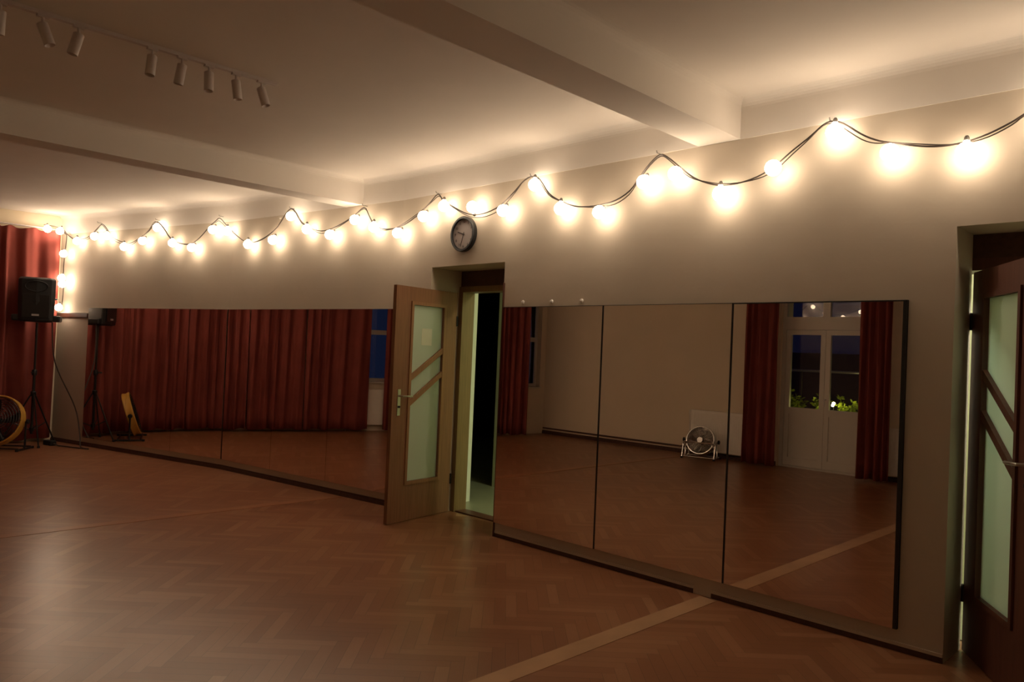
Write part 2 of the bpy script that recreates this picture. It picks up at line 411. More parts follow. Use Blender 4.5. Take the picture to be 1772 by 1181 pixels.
lab2 = ['first full wall mirror left of the open door leaf, reflecting the gap between curtains',
        'second wall mirror left of the open door leaf, full of reflected red curtain',
        'third wall mirror left of the open door leaf, reflecting curtain and a floor seam']
wd = (L2 - .02) / 3
for k in range(3):
    q = Vector((V2[0], V2[1], MZ0)) - d2 * (wd * (k + 1) + .005)
    mirror(q, d2, n2, wd, lab2[k])
L1 = (Vector(V1) - Vector(V0)).length; wd1 = (L1 - S0 - .02) / 3
lab1 = ['third wall mirror from the far corner, reflecting plain red curtain', 'second wall mirror from the far corner, reflecting red curtain beside the fan image', 'wall mirror at the far corner end, reflecting the loudspeaker and yellow fan']
for k in range(3):
    q = Vector((V1[0], V1[1], MZ0)) - dW * (wd1 * (k + 1) + .01)
    mirror(q, dW, nW, wd1, lab1[k])
# small plaster plugs over the mirror right of the doorway
for i, xx in enumerate((-4.55, -4.22, -3.9)):
    mb = MB(); mb.lathe([(.0, 0), (.018, .0), (.014, .012), (.0, .016)], (xx, 0, 2.045), (0, -1, 0), 10, caps=False)
    tag(mb.build('wall_plug', 'white', origin=(xx, 0, 2.045)), ['small plaster plug over the mirror nearest the doorway edge', 'small plaster plug in the middle of three above the mirror', 'small plaster plug furthest right of three above the mirror'][i], 'wall plug')

# ------------------------------------------------------------------ doors
def door_leaf(root, O, U, N, wood, bead, flip, face_label=None):
    """O hinge-side bottom corner, U toward the free edge, N away from the visible face (thickness)."""
    O = Vector(O); U = Vector(U).normalized(); N = Vector(N).normalized(); Z_ = Vector((0, 0, 1))
    W_, H, Tk = .865, 2.185, .04; a, b_ = .20, .635; z0, z1 = .37, 2.02
    mb = MB()
    mb.obox(O + Z_ * .006, U, N, Z_, a, Tk, H - .006); mb.obox(O + U * b_ + Z_ * .006, U, N, Z_, W_ - b_, Tk, H - .006)
    mb.obox(O + U * a + Z_ * .006, U, N, Z_, b_ - a, Tk, z0 - .006); mb.obox(O + U * a + Z_ * z1, U, N, Z_, b_ - a, Tk, H - z1)
    mb.build('door_leaf', wood, root)
    mb = MB(); mb.obox(O + U * a + Z_ * z0 + N * (Tk / 2 - .003), U, N, Z_, b_ - a, .006, z1 - z0); mb.build('frosted_pane', 'frosted', root)
    # raised beads round the glass, on both faces
    g = .03
    mb = MB()
    for s0 in (-.012, Tk - .004):
        B0 = O + N * s0
        mb.obox(B0 + U * (a - g) + Z_ * (z0 - g), U, N, Z_, g, .016, z1 - z0 + 2 * g); mb.obox(B0 + U * b_ + Z_ * (z0 - g), U, N, Z_, g, .016, z1 - z0 + 2 * g)
        mb.obox(B0 + U * a + Z_ * (z0 - g), U, N, Z_, b_ - a, .016, g); mb.obox(B0 + U * a + Z_ * z1, U, N, Z_, b_ - a, .016, g)
    mb.build('glazing_bead', bead, root)
    # two slanting bars across the glass, higher on the hinge side
    for zh, zl in ((1.60, 1.33), (1.375, 1.095)):
        P0 = O + U * (a - .004) + Z_ * zh; P1 = O + U * (b_ + .004) + Z_ * zl
        D = (P1 - P0); W3 = Vector((0, 0, 1))
        hv = .052
        mb = MB()
        vs_ = [];
        for n_ in (-.008, Tk + .008):
            vs_ += [P0 + N * n_ - W3 * hv / 2, P1 + N * n_ - W3 * hv / 2, P1 + N * n_ + W3 * hv / 2, P0 + N * n_ + W3 * hv / 2]
        mb.add(vs_, [(0, 1, 2, 3), (7, 6, 5, 4), (0, 4, 5, 1), (1, 5, 6, 2), (2, 6, 7, 3), (3, 7, 4, 0)])
        mb.build('slanting_bar', bead, root)
    # lever handles on both faces with long plates
    for side in (0, 1):
        s0 = -1 if side == 0 else 1; base = O + U * (W_ - .085) + Z_ * 1.13 + N * (0 if side == 0 else Tk); Nn = N * s0
        hd = MB(); hd.obox(base - U * .018 - Z_ * .14 , U, Nn, Z_, .036, .006, .24); h = hd.build('handle_plate', 'steel', root)
        hv = MB(); hv.tube([base + Nn * .004 + Z_ * .04, base + Nn * .052 + Z_ * .04, base + Nn * .056 + Z_ * .04 - U * .02, base + Nn * .056 + Z_ * .035 - U * .125], .0085, 8)
        hv.build('lever', 'steel', h)
        hk = MB(); hk.lathe([(.011, 0), (.011, .012), (.008, .014)], base + Nn * .004 - Z_ * .06, Nn, 12); hk.build('lock_cylinder', 'black_metal', h)
    for zz in (.33, 1.90):
        mb = MB(); mb.tube([O - U * .006 + N * 0.0 + Z_ * (zz - .05), O - U * .006 + N * 0.0 + Z_ * (zz + .05)], .012, 8); mb.build('hinge', 'black_metal', root)

# door 1 stands open into the room
h1 = Vector((-5.785, .335, 0)); U1 = (Vector((-5.65, -.50, 0)) - h1).normalized(); N1 = Vector((-(-U1.y), -U1.x, 0))
N1 = Vector((U1.y, -U1.x, 0))
if N1.x > 0: N1 = -N1
r1 = thing('open_door', h1, 'light wooden door with frosted glass and slanting bars standing open beside the doorway', 'door')
door_leaf(r1, h1, U1, N1, 'door_wood', 'door_bead', False)
nb = MB(); a0 = h1 + U1 * .345 + Vector((0, 0, 1.645)) - N1 * -.014
nb.obox(a0, U1, N1, (0, 0, 1), .145, .0015, .16); tag(nb.build('paper_notice', 'paper'), 'small pale paper notice stuck on the glass of the open wooden door', 'notice')
fr1 = MB(); fr1.box(D1[0], D1[0] + .055, ND - .02, T + .01, 0, 2.25); fr1.box(D1[1] - .055, D1[1], ND - .02, T + .01, 0, 2.25); fr1.box(D1[0] + .055, D1[1] - .055, ND - .02, T + .01, 2.195, 2.25)
struct(fr1, 'door_1', 'frame_wood')
cb = MB(); cb.box(D1[1] - .002, D1[1] + .012, -.012, .05, 0, 2.22); struct(cb, 'trim_4', 'dark_wood')
th_ = MB(); th_.box(D1[0] + .05, D1[1] - .05, ND, T + .01, 0, .012); struct(th_, 'trim_5', 'dark_wood')
# door 2, ajar, dark brown
h2 = Vector((-1.2275, .315, 0)); U2 = Vector((.535, -.845, 0)).normalized(); N2 = Vector((-U2.y, U2.x, 0))
r2_ = thing('ajar_door', h2, 'dark brown door with glowing frosted glass standing ajar at the right edge', 'door')
door_leaf(r2_, h2, U2, N2, 'dark_wood', 'dark_wood', True)
fr2 = MB(); fr2.box(-1.36, -1.31, .335, T + .01, 0, 2.27); fr2.box(D2[1] - .055, D2[1], .345, T + .01, 0, 2.27); fr2.box(-1.31, D2[1] - .055, .335, T + .01, 2.20, 2.27)
struct(fr2, 'door_2', 'dark_wood')

# ------------------------------------------------------------------ corridor behind the doors
hf = MB(); hf.box(-10.5, 3, .5, 5.5, -.1, .004); struct(hf, 'floor_hall', 'tile')
hw = MB(); hw.box(-6.58, 3, 1.7, 1.82, 0, 2.8); struct(hw, 'wall_hall_far', 'hall_wall')
hw = MB(); hw.box(-6.17, -6.05, T, .86, 0, 2.8); struct(hw, 'wall_hall_stub', 'hall_stub')
hw = MB(); hw.box(1.0, 1.12, T, 1.7, 0, 2.8); struct(hw, 'wall_hall_right', 'hall_wall')
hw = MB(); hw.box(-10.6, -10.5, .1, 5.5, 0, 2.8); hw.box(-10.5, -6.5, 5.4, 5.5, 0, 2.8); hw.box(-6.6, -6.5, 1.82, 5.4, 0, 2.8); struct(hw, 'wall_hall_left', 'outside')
hc = MB(); hc.box(-10.6, 3, T, 5.5, 2.8, 2.9); struct(hc, 'ceiling_hall', 'white')
for (lx, ly) in ((-3.3, 1.15), (-.55, 1.1)):
    lp = thing('hall_ceiling_lamp', (lx, ly, 2.8), 'round greenish white ceiling lamp in the corridor behind the %s' % ('mirrors' if lx < -2 else 'dark brown door'), 'lamp')
    mb = MB(); mb.lathe([(.16, 0), (.16, -.03), (.15, -.035)], (lx, ly, 2.8), (0, 0, 1), 20); mb.build('base_plate', 'white', lp)
    mb = MB(); mb.lathe([(.145, -.035), (.13, -.075), (.08, -.105), (.0, -.112)], (lx, ly, 2.8), (0, 0, 1), 20, caps=False); mb.build('lamp_globe', 'hall_lamp' if lx < -2 else 'entry_lamp', lp)

# ------------------------------------------------------------------ festoon lights
BULBS = [(-12.46, -1.274, 2.993), (-12.025, -1.165, 3.025), (-11.738, -1.094, 3.033), (-11.338, -0.994, 2.863), (-10.923, -0.891, 2.918), (-10.641, -0.82, 3.098), (-10.309, -0.738, 2.88), (-9.909, -0.638, 2.792), (-9.53, -0.543, 3.002), (-9.263, -0.479, 2.989), (-8.812, -0.422, 2.8), (-8.311, -0.359, 2.802), (-7.986, -0.317, 3.065), (-7.702, -0.281, 2.911), (-7.285, -0.229, 2.809), (-6.892, -0.179, 2.942), (-6.607, -0.143, 2.859), (-6.232, -0.103, 2.761), (-5.834, -0.103, 2.887), (-5.543, -0.103, 2.973), (-5.136, -0.103, 2.903), (-4.734, -0.103, 2.832), (-4.379, -0.103, 3.025), (-4.08, -0.103, 2.794), (-3.674, -0.103, 2.714), (-3.274, -0.103, 2.892), (-3.004, -0.103, 2.921), (-2.652, -0.103, 2.746), (-2.275, -0.103, 2.854), (-1.895, -0.103, 3.034), (-1.57, -0.103, 2.849), (-1.182, -0.103, 2.804), (-0.8, -0.103, 2.96), (-0.42, -0.103, 2.8)]
WIRE = [(-12.8, -1.33, 3.1), (-12.838, -1.334, 3.134), (-12.637, -1.284, 3.03), (-12.461, -1.24, 3.014), (-12.276, -1.194, 3.024), (-12.141, -1.16, 3.085), (-11.995, -1.124, 3.17), (-11.916, -1.104, 3.208), (-11.801, -1.076, 3.136), (-11.656, -1.039, 3.006), (-11.425, -0.982, 2.931), (-11.242, -0.936, 2.908), (-11.032, -0.884, 2.979), (-10.852, -0.839, 3.058), (-10.714, -0.805, 3.177), (-10.551, -0.764, 3.091), (-10.397, -0.726, 2.945), (-10.193, -0.675, 2.868), (-9.987, -0.623, 2.852), (-9.824, -0.583, 2.921), (-9.647, -0.539, 3.054), (-9.523, -0.508, 3.129), (-9.45, -0.49, 3.154), (-9.327, -0.459, 3.06), (-9.098, -0.425, 2.916), (-8.921, -0.403, 2.834), (-8.729, -0.378, 2.816), (-8.502, -0.349, 2.866), (-8.285, -0.322, 2.968), (-8.102, -0.299, 3.137), (-7.995, -0.285, 3.142), (-7.837, -0.265, 2.984), (-7.646, -0.241, 2.905), (-7.494, -0.222, 2.87), (-7.338, -0.202, 2.879), (-7.159, -0.179, 2.923), (-6.96, -0.154, 2.996), (-6.803, -0.134, 3.075), (-6.726, -0.125, 2.99), (-6.66, -0.116, 2.912), (-6.525, -0.099, 2.831), (-6.314, -0.072, 2.823), (-6.129, -0.07, 2.86), (-5.924, -0.07, 2.943), (-5.779, -0.07, 3.029), (-5.67, -0.07, 3.095), (-5.598, -0.07, 3.032), (-5.519, -0.07, 2.99), (-5.35, -0.07, 2.907), (-5.211, -0.07, 2.856), (-5.071, -0.07, 2.842), (-4.922, -0.07, 2.859), (-4.793, -0.07, 2.901), (-4.643, -0.07, 2.995), (-4.524, -0.07, 3.08), (-4.417, -0.07, 3.095), (-4.343, -0.07, 3.056), (-4.239, -0.07, 2.933), (-4.121, -0.07, 2.862), (-3.984, -0.07, 2.805), (-3.863, -0.07, 2.783), (-3.708, -0.07, 2.78), (-3.553, -0.07, 2.799), (-3.422, -0.07, 2.858), (-3.338, -0.07, 2.947), (-3.25, -0.07, 3.038), (-3.167, -0.07, 3.089), (-3.102, -0.07, 3.062), (-3.002, -0.07, 2.981), (-2.905, -0.07, 2.902), (-2.811, -0.07, 2.849), (-2.676, -0.07, 2.804), (-2.548, -0.07, 2.8), (-2.404, -0.07, 2.827), (-2.287, -0.07, 2.879), (-2.175, -0.07, 2.959), (-2.065, -0.07, 3.029), (-1.977, -0.07, 3.093), (-1.921, -0.07, 3.104), (-1.854, -0.07, 3.077), (-1.749, -0.07, 2.996), (-1.666, -0.07, 2.947), (-1.584, -0.07, 2.917), (-1.428, -0.07, 2.872), (-1.31, -0.07, 2.853), (-1.196, -0.07, 2.856), (-1.087, -0.07, 2.882), (-0.983, -0.07, 2.925), (-0.927, -0.07, 2.957), (-0.776, -0.07, 3.04), (-0.65, -0.07, 3.09), (-0.5, -0.07, 2.93), (-0.25, -0.07, 2.85), (0, -0.07, 2.86), (0.3, -0.07, 3.0), (0.5, -0.05, 3.1)]
HOOKS = [(-12.049, -1.065, 3.235), (-10.74, -0.739, 3.205), (-9.49, -0.427, 3.185), (-8.08, -0.225, 3.175), (-6.84, -0.068, 3.10), (-5.70, 0.0, 3.11), (-4.46, 0.0, 3.11), (-3.195, 0.0, 3.108), (-1.94, 0.0, 3.115), (-.65, 0, 3.10)]
def wall_n(x): return nW if x < V1[0] else (n2 if x < V2[0] else NY)
def wire_at(x):
    for a, b_ in zip(WIRE, WIRE[1:]):
        if a[0] <= x <= b_[0]:
            t = (x - a[0]) / (b_[0] - a[0]); return Vector(a) + (Vector(b_) - Vector(a)) * t
    return Vector(WIRE[-1])
RB = .052
def bulb_mesh():
    mb = MB(); R = RB; prof = []
    for i in range(10):
        th = PI * i / 9 * .9
        prof.append((R * math.sin(th), -R * math.cos(th)))
    prof.append((.016, R * 1.12))
    mb.lathe(prof, (0, 0, 0), (0, 0, 1), 14, caps=False)
    return mb
def socket_mesh():
    mb = MB(); mb.lathe([(.014, .0), (.015, .008), (.014, .026), (.010, .032), (.008, .036)], (0, 0, 0), (0, 0, 1), 10); return mb
_b = bulb_mesh().build('bulb', 'bulb'); _s = socket_mesh().build('socket', 'socket')
BM, SM = _b.data, _s.data
bpy.data.objects.remove(_b); bpy.data.objects.remove(_s)
def put_bulb(parent, P, D):
    """glass centre P, hanging direction D (from socket to bulb)"""
    q = Vector((0, 0, -1)).rotation_difference(Vector(D).normalized())
    b_ = bpy.data.objects.new('bulb', BM); COL.objects.link(b_); b_.location = P; b_.rotation_mode = 'QUATERNION'; b_.rotation_quaternion = q
    b_.parent = parent; b_.matrix_parent_inverse = world_of(parent).inverted()
    s_ = bpy.data.objects.new('socket', SM); COL.objects.link(s_); s_.parent = b_; s_.location = (0, 0, RB * .98)
    return b_
fest = thing('festoon_lights', (-6.3, -.05, 3.0), 'long string of glowing round bulbs swagged along the wall above the mirrors', 'string lights')
def smooth(pts, k=4):
    pts = [Vector(q) for q in pts]; out_ = []
    for i in range(len(pts) - 1):
        p0 = pts[max(i - 1, 0)]; p1 = pts[i]; p2 = pts[i + 1]; p3 = pts[min(i + 2, len(pts) - 1)]
        for j in range(k):
            t = j / k
            out_.append(.5 * ((2 * p1) + (-p0 + p2) * t + (2 * p0 - 5 * p1 + 4 * p2 - p3) * t * t + (-p0 + 3 * p1 - 3 * p2 + p3) * t ** 3))
    out_.append(pts[-1]); return out_
sw = smooth(WIRE, 3)
cb1 = MB(); cb1.tube(sw, .0055, 6)
cb1.build('cable', 'wire', fest)
sw2 = []
for i, q in enumerate(sw):
    k = math.sin(i * .36) * .5 + math.sin(i * .151 + 1) * .5
    sw2.append(q + wall_n(q.x) * .012 * math.cos(i * .3) + Vector((0, 0, -.012 + .024 * k)))
cb2 = MB(); cb2.tube(sw2, .0040, 5); cb2.build('cable', 'wire', fest)
for i, P in enumerate(BULBS):
    P = Vector(P); wq = wire_at(P.x)
    D = P - wq; nn = wall_n(P.x)
    if D.z > .03: D = Vector((0, 0, 1)) * .8 + nn * .3
    elif D.z > -.06: D = Vector((D.x * .3, 0, -1))
    if abs(P.x + 2.31) < .04: D = nn * 1.0 + Vector((.1, 0, -.1))
    D = D + nn * .05
    D.normalize()
    # hang from the cable: move the wall clearance so that the socket meets the cable
    tgt = wq + D * (RB + .055)
    C = Vector((P.x, P.y, P.z)); C = C * .85 + tgt * .15
    put_bulb(fest, C, D)
corner = thing('corner_lights', (-12.86, -1.36, 3.1), 'bundle of glowing bulbs hanging down in the far left corner beside the curtain', 'string lights')
cpts = [(-12.80, -1.62, 3.20), (-12.80, -1.45, 3.19), (-12.78, -1.33, 3.12), (-12.77, -1.33, 2.9), (-12.78, -1.34, 2.6), (-12.77, -1.33, 2.3), (-12.78, -1.34, 1.98)]
cc = MB(); cc.tube(smooth(cpts, 4), .006, 6); cc.build('cable', 'wire', corner)
for P, D in (((-12.76, -1.42, 3.13), (0, -.3, -1)), ((-12.75, -1.36, 2.80), (.2, -.3, -1)),
             ((-12.75, -1.37, 2.44), (.1, -.3, -1)), ((-12.74, -1.36, 2.35), (.3, 0, -1)), ((-12.77, -1.38, 2.0), (0, -.2, -1)), ((-12.77, -1.58, 3.14), (.2, 0, -1))):
    put_bulb(corner, Vector(P), D)
for i, hk in enumerate(HOOKS):
    hk = Vector(hk); nn = wall_n(hk.x)
    mb = MB(); mb.tube([hk, hk + nn * .066, hk + nn * .074 + Vector((0, 0, .016))], .0042, 6)
    tag(mb.build('cable_hook', 'socket', origin=hk), 'small metal cable hook at %s' % ['the first swag peak from the far corner', 'the second swag peak from the far corner', 'the third swag peak from the far corner', 'the fourth swag peak from the far corner', 'the swag peak below the left ceiling beam', 'the swag peak just left of the clock', 'the swag peak just right of the clock', 'the swag peak left of the right ceiling beam', 'the swag peak above the rightmost mirror', 'the swag peak above the dark brown door'][i], 'hook', 'hooks of the string lights')
mb = MB(); q = Vector((-8.33, -.257, 3.085)); mb.tube([q, q + n2 * .02, q + n2 * .03 + Vector((.03, 0, -.015))], .006, 6)
tag(mb.build('cable_clip', 'white'), 'tiny white clip alone on the wall beside the fourth cable peak', 'clip')

# ------------------------------------------------------------------ wall clock
ck = thing('wall_clock', (-5.33, 0, 2.69), 'round black rimmed wall clock hanging over the open doorway', 'clock')
Oc = Vector((-5.33, 0, 2.69)); R = .165
mb = MB(); mb.lathe([(R * .93, 0), (R, .006), (R, .040), (R * .96, .047), (R * .86, .047), (R * .84, .030)], Oc, NY, 48, caps=False); mb.build('rim', 'black', ck)
mb = MB(); mb.lathe([(.001, .0), (R * .95, 0), (R * .95, .022), (.001, .022)], Oc, NY, 40, caps=False); mb.build('dial', 'clock_face', ck)
def hand(ang, ln, wd_, back, name):
    # ang clockwise from 12 as seen from the room
    d = Vector((math.sin(ang), 0, math.cos(ang))); s_ = Vector((d.z, 0, -d.x))
    mb = MB(); mb.obox(Oc + NY * .025 - d * back - s_ * wd_ / 2, d, s_, NY, ln + back, wd_, .002); mb.build(name, 'clock_ink', ck)
hand(2 * PI * 9.55 / 12, .085, .009, .015, 'hour_hand'); hand(2 * PI * 33 / 60, .118, .006, .02, 'minute_hand')
for h in range(1, 13):
    a = 2 * PI * h / 12; cp = Oc + Vector((math.sin(a), 0, math.cos(a))) * R * .70
    cu = bpy.data.curves.new('numeral', 'FONT'); cu.body = str(h); cu.size = .034; cu.align_x = 'CENTER'; cu.align_y = 'CENTER'; cu.extrude = .0006
    to = bpy.data.objects.new('numeral', cu); COL.objects.link(to); dg = bpy.context.evaluated_depsgraph_get()
    me = bpy.data.meshes.new_from_object(to.evaluated_get(dg)); bpy.data.objects.remove(to)
    me.transform(Matrix.Rotation(PI / 2, 4, 'X')); me.materials.clear(); me.materials.append(M['clock_ink'])
    no = bpy.data.objects.new('numeral', me); COL.objects.link(no); no.location = cp + NY * .0235; adopt(no, ck)
mb = MB(); mb.lathe([(.0, .03), (.006, .029), (.006, .022)], Oc, NY, 12, caps=False); mb.build('hand_cap', 'clock_ink', ck)

# ------------------------------------------------------------------ track lights on the ceiling
TX = -4.86; TZ = CEIL
tk = thing('track_light', (TX, -3.0, TZ), 'white ceiling track with eight small switched-off cylinder spotlights', 'light')
mb = MB(); mb.box(TX - .016, TX + .016, -4.15, -2.20, TZ - .022, TZ); mb.build('track', 'white_plastic', tk)
spots = [(-3.80, (-.10, .10)), (-3.60, (.38, .1)), (-3.42, (-.22, -.1)), (-3.015, (-.02, -.12)), (-2.835, (-.18, .05)), (-2.664, (.08, -.12)), (-2.483, (.14, .05)), (-2.305, (.34, .02))]
cr = Vector((math.cos(y), math.sin(y), 0)); cf = Vector((-math.sin(y), math.cos(y), 0))
for (yy, (tl_, td)) in spots:
    base = Vector((TX, yy, TZ - .022)); d = (Vector((0, 0, -1)) + cr * tl_ + cf * td).normalized()
    st = MB(); st.tube([base, base + Vector((0, 0, -.05))], .008, 8); st.obox(base - Vector((.014, .03, 0)), (1, 0, 0), (0, 1, 0), (0, 0, -1), .028, .06, .012)
    piv = base + Vector((0, 0, -.055))
    c0 = piv - d * .012
    sp = MB(); sp.lathe([(.024, 0), (.029, .004), (.029, .125), (.0275, .127), (.022, .118), (.001, .105)], c0, d, 20, caps=False)
    sp.add([c0 + d * .001], [], False)
    s_o = sp.build('spotlight', 'white_plastic', tk); st.build('stem', 'white_plastic', s_o)
    ln = MB(); ln.lathe([(.0225, .112), (.001, .111)], c0, d, 16, caps=False); ln.build('lens', 'black', s_o)

# ------------------------------------------------------------------ curtains
def path_pt(path, s_):
    for a, b_ in zip(path, path[1:]):
        L = math.dist(a, b_)
        if s_ <= L + 1e-9 or b_ is path[-1]:
            t = min(max(s_ / L, 0), 1); tt = (Vector(b_) - Vector(a)).normalized(); return Vector(a) + (Vector(b_) - Vector(a)) * t, tt
        s_ -= L
def plen(path): return sum(math.dist(a, b_) for a, b_ in zip(path, path[1:]))
def curtain(path, z0, z1, label, amp=.05, wave=.17, seed=0, group=None):
    rnd = random.Random(seed); L = plen(path); N_ = max(12, int(L / .011)); rows = 14
    ph = [0.0]; wv = wave
    for i in range(N_): ph.append(ph[-1] + 2 * PI * (L / N_) / (wave * (1 + .35 * math.sin(i * .045 + seed) + .15 * math.sin(i * .13 + 2 * seed))))
    mb = MB(); vs_ = []; fs = []
    for j in range(rows + 1):
        t = j / rows; z = z1 + (z0 - z1) * t
        for i in range(N_ + 1):
            P, tt = path_pt(path, L * i / N_); nn = Vector((-tt.y, tt.x))
            a = amp * (.75 + .35 * t) * (1 + .25 * math.sin(i * .021 + seed))
            sh = math.sin(ph[i] + .25 * math.sin(3 * t + seed)); sh = sh * (1.15 - .15 * sh * sh)
            d = a * sh + .012 * math.sin(ph[i] * 2.3 + 5 * t)
            hz = z + (.012 * math.sin(ph[i] * .5 + seed) if j == rows else 0) + (.014 * math.cos(ph[i]) if j == 0 else 0)
            vs_.append((P.x + nn.x * d, P.y + nn.y * d, hz))
    for j in range(rows):
        for i in range(N_):
            q = j * (N_ + 1) + i; fs.append((q, q + 1, q + N_ + 2, q + N_ + 1))
    mb.add(vs_, fs, True)
    P, _ = path_pt(path, L / 2)
    o = mb.build('curtain', 'curtain', origin=(P.x, P.y, z1))
    sd = o.modifiers.new('cloth_thickness', 'SOLIDIFY'); sd.thickness = .003
    return tag(o, label, 'curtain', group)
g1 = 'rust red curtains round the far end of the room'
CP = [(-12.90, -1.37), (-12.86, -2.72), (-11.00, -5.14)]
def sub(path, a, b_):
    L = plen(path); pts = [tuple(path_pt(path, a)[0])]; acc = 0
    for q, q2 in zip(path, path[1:]):
        acc += math.dist(q, q2)
        if a < acc < b_: pts.append(tuple(q2))
    pts.append(tuple(path_pt(path, b_)[0])); return pts
LC = plen(CP)
labs = ['floor length rust red curtain in the corner behind the loudspeaker, lit orange at the top', 'rust red curtain second from the corner, seen only in the mirrors',
        'rust red curtain in the middle of the reflected curtain wall', 'rust red curtain ending at the reflected narrow blue window gap']
cuts = [0, 1.28, 2.2, 3.2, LC]
for k in range(4): curtain(sub(CP, cuts[k] + .005, cuts[k + 1] - .005), .05, 3.13, labs[k], .05, .27, seed=k + 1, group=g1)
curtain([(-10.80, -5.33), (-10.14, -6.08)], .05, 3.13, 'rust red curtain past the narrow window gap, reflected on both sides of the open door', .05, .15, seed=9, group=g1)
mb = MB(); mb.tube([(-12.93, -1.36, 3.165), (-12.90, -2.72, 3.165), (-10.95, -5.2, 3.165), (-10.10, -6.15, 3.165)], .013, 8)
tag(mb.build('curtain_rail', 'white_plastic'), 'white rail carrying the rust red curtains at the far end', 'rail')
curtain([(-5.93, -6.62), (-5.42, -6.66)], .04, 3.06, 'dark red curtain left of the balcony door as reflected in the right mirror', .05, .12, seed=12, group='curtains of the balcony door')
curtain([(-4.16, -6.62), (-3.72, -6.62)], .04, 3.06, 'dark red curtain right of the balcony door near the mirror edge', .05, .11, seed=15, group='curtains of the balcony door')
mb = MB(); mb.tube([(-6.3, -6.62, 3.09), (-3.4, -6.62, 3.09)], .013, 8)
for xx in (-6.2, -4.8, -3.5): mb.tube([(xx, -6.62, 3.09), (xx, -7.0, 3.09)], .008, 6)
tag(mb.build('curtain_pole', 'white_plastic'), 'pale pole above the balcony door holding its two curtains', 'pole')

# ------------------------------------------------------------------ windows and balcony door
def window_on(a, b_, z0, z1, nm, nmull=1, trans=.62):
    a = Vector((*a, 0)); b_ = Vector((*b_, 0)); t = (b_ - a).normalized(); o_ = Vector((t.y, -t.x, 0)); L = (b_ - a).length
    f = .06; Z_ = Vector((0, 0, 1)); B0 = a + o_ * .12
    mb = MB()
    mb.obox(B0 + t * f + Z_ * z0, t, o_, Z_, L - 2 * f, .06, f); mb.obox(B0 + t * f + Z_ * (z1 - f), t, o_, Z_, L - 2 * f, .06, f)
    mb.obox(B0 + Z_ * z0, t, o_, Z_, f, .06, z1 - z0); mb.obox(B0 + t * (L - f) + Z_ * z0, t, o_, Z_, f, .06, z1 - z0)
    zt = 1.86
    mb.obox(B0 + t * f + Z_ * zt, t, o_, Z_, L - 2 * f, .06, .09)
    if nmull: mb.obox(B0 + t * (L / 2 - .04) + Z_ * z0, t, o_, Z_, .08, .06, z1 - z0)
    w_ = struct(mb, nm, 'white_door')
    g = MB(); g.obox(B0 + o_ * .028 + t * f + Z_ * (z0 + f), t, o_, Z_, L - 2 * f, .005, z1 - z0 - 2 * f); g.build('pane', 'glass', w_)
    s_ = MB(); s_.obox(a - o_ * .06 + Z_ * (z0 - .03), t, o_, Z_, L, .18, .03); s_.build('window_sill', 'white_door', w_)
window_on(w1a, w1b, *w1z, 'window_1', 0)
window_on(w2a, w2b, *w1z, 'window_2', 0)

bd = MB(); ya, yb = YF - .12, YF - .05
XM = -4.83
def bbox(x0, x1, z0, z1, ya_=ya, yb_=yb): bd.box(x0, x1, ya_, yb_, z0, z1)
bbox(BX[0], BX[0] + .06, 0, BZ); bbox(BX[1] - .06, BX[1], 0, BZ)
for za, zb in ((BZ - .06, BZ), (0, .03), (2.17, 2.37)): bbox(BX[0] + .06, BX[1] - .06, za, zb)
bbox(XM - .055, XM + .055, 2.37, BZ - .06)
wd3 = struct(bd, 'door_3', 'white_door')
for s_, (xa, xb) in enumerate(((BX[0] + .065, XM - .002), (XM + .002, BX[1] - .065))):
    lf = MB(); q0, q1 = YF - .11, YF - .055
    st_ = .075
    lf.box(xa, xa + st_, q0, q1, .035, 2.165); lf.box(xb - st_, xb, q0, q1, .035, 2.165)
    for za, zb in ((.035, .16), (.84, .945), (2.09, 2.165)): lf.box(xa + st_, xb - st_, q0, q1, za, zb)
    lf.box(xa + st_, xb - st_, q0 + .015, q1 - .02, .16, .84)
    l_o = lf.build('leaf', 'white_door', wd3)
    g = MB(); g.box(xa + st_, xb - st_, q0 + .02, q0 + .026, .945, 2.09); g.build('pane', 'glass', l_o)
for xa, xb in ((BX[0] + .06, XM - .055), (XM + .055, BX[1] - .06)):
    g = MB(); g.box(xa, xb, ya + .02, ya + .026, 2.37, BZ - .06); g.build('pane', 'glass', wd3)
hb = MB(); hb.tube([(XM + .03, YF - .05, 1.1), (XM + .03, YF - .0, 1.1), (XM + .03, YF + .002, 1.0)], .009, 8); hb.build('door_handle', 'steel', wd3)

# radiators
def radiator(x0, x1, y0, z0, z1, label, cat='radiator'):
    t = thing('radiator', ((x0 + x1) / 2, y0, z0), label, cat)
    mb = MB()
    mb.box(x0, x1, y0 + .07, y0 + .085, z0, z1); mb.box(x0, x1, y0, y0 + .012, z0, z1)
    k = int((x1 - x0) / .033)
    for i in range(k):
        xx = x0 + (i + .5) * (x1 - x0) / k; mb.box(xx - .009, xx + .009, y0 + .085, y0 + .089, z0 + .04, z1 - .04)
    mb.build('panel', 'radiator', t, bevel=.003)
    mb = MB(); mb.box(x0, x1, y0 - .002, y0 + .087, z1, z1 + .008); mb.build('top_grille', 'radiator', t)
    for xb_ in (x0 + .1, x1 - .13):
        mb = MB(); mb.box(xb_, xb_ + .03, y0 - .045, y0 - .0005, z0 + .1, z1 - .1); mb.build('bracket', 'radiator', t)
    mb = MB(); mb.tube([(x0 - .04, y0 + .045, 0), (x0 - .04, y0 + .045, z1 - .06), (x0, y0 + .045, z1 - .06)], .010, 8); mb.lathe([(.018, 0), (.018, .06), (.01, .065)], (x0 - .04, y0 + .045, z1 - .06), (0, 0, 1), 12)
    mb.build('valve', 'radiator', t)
    return t
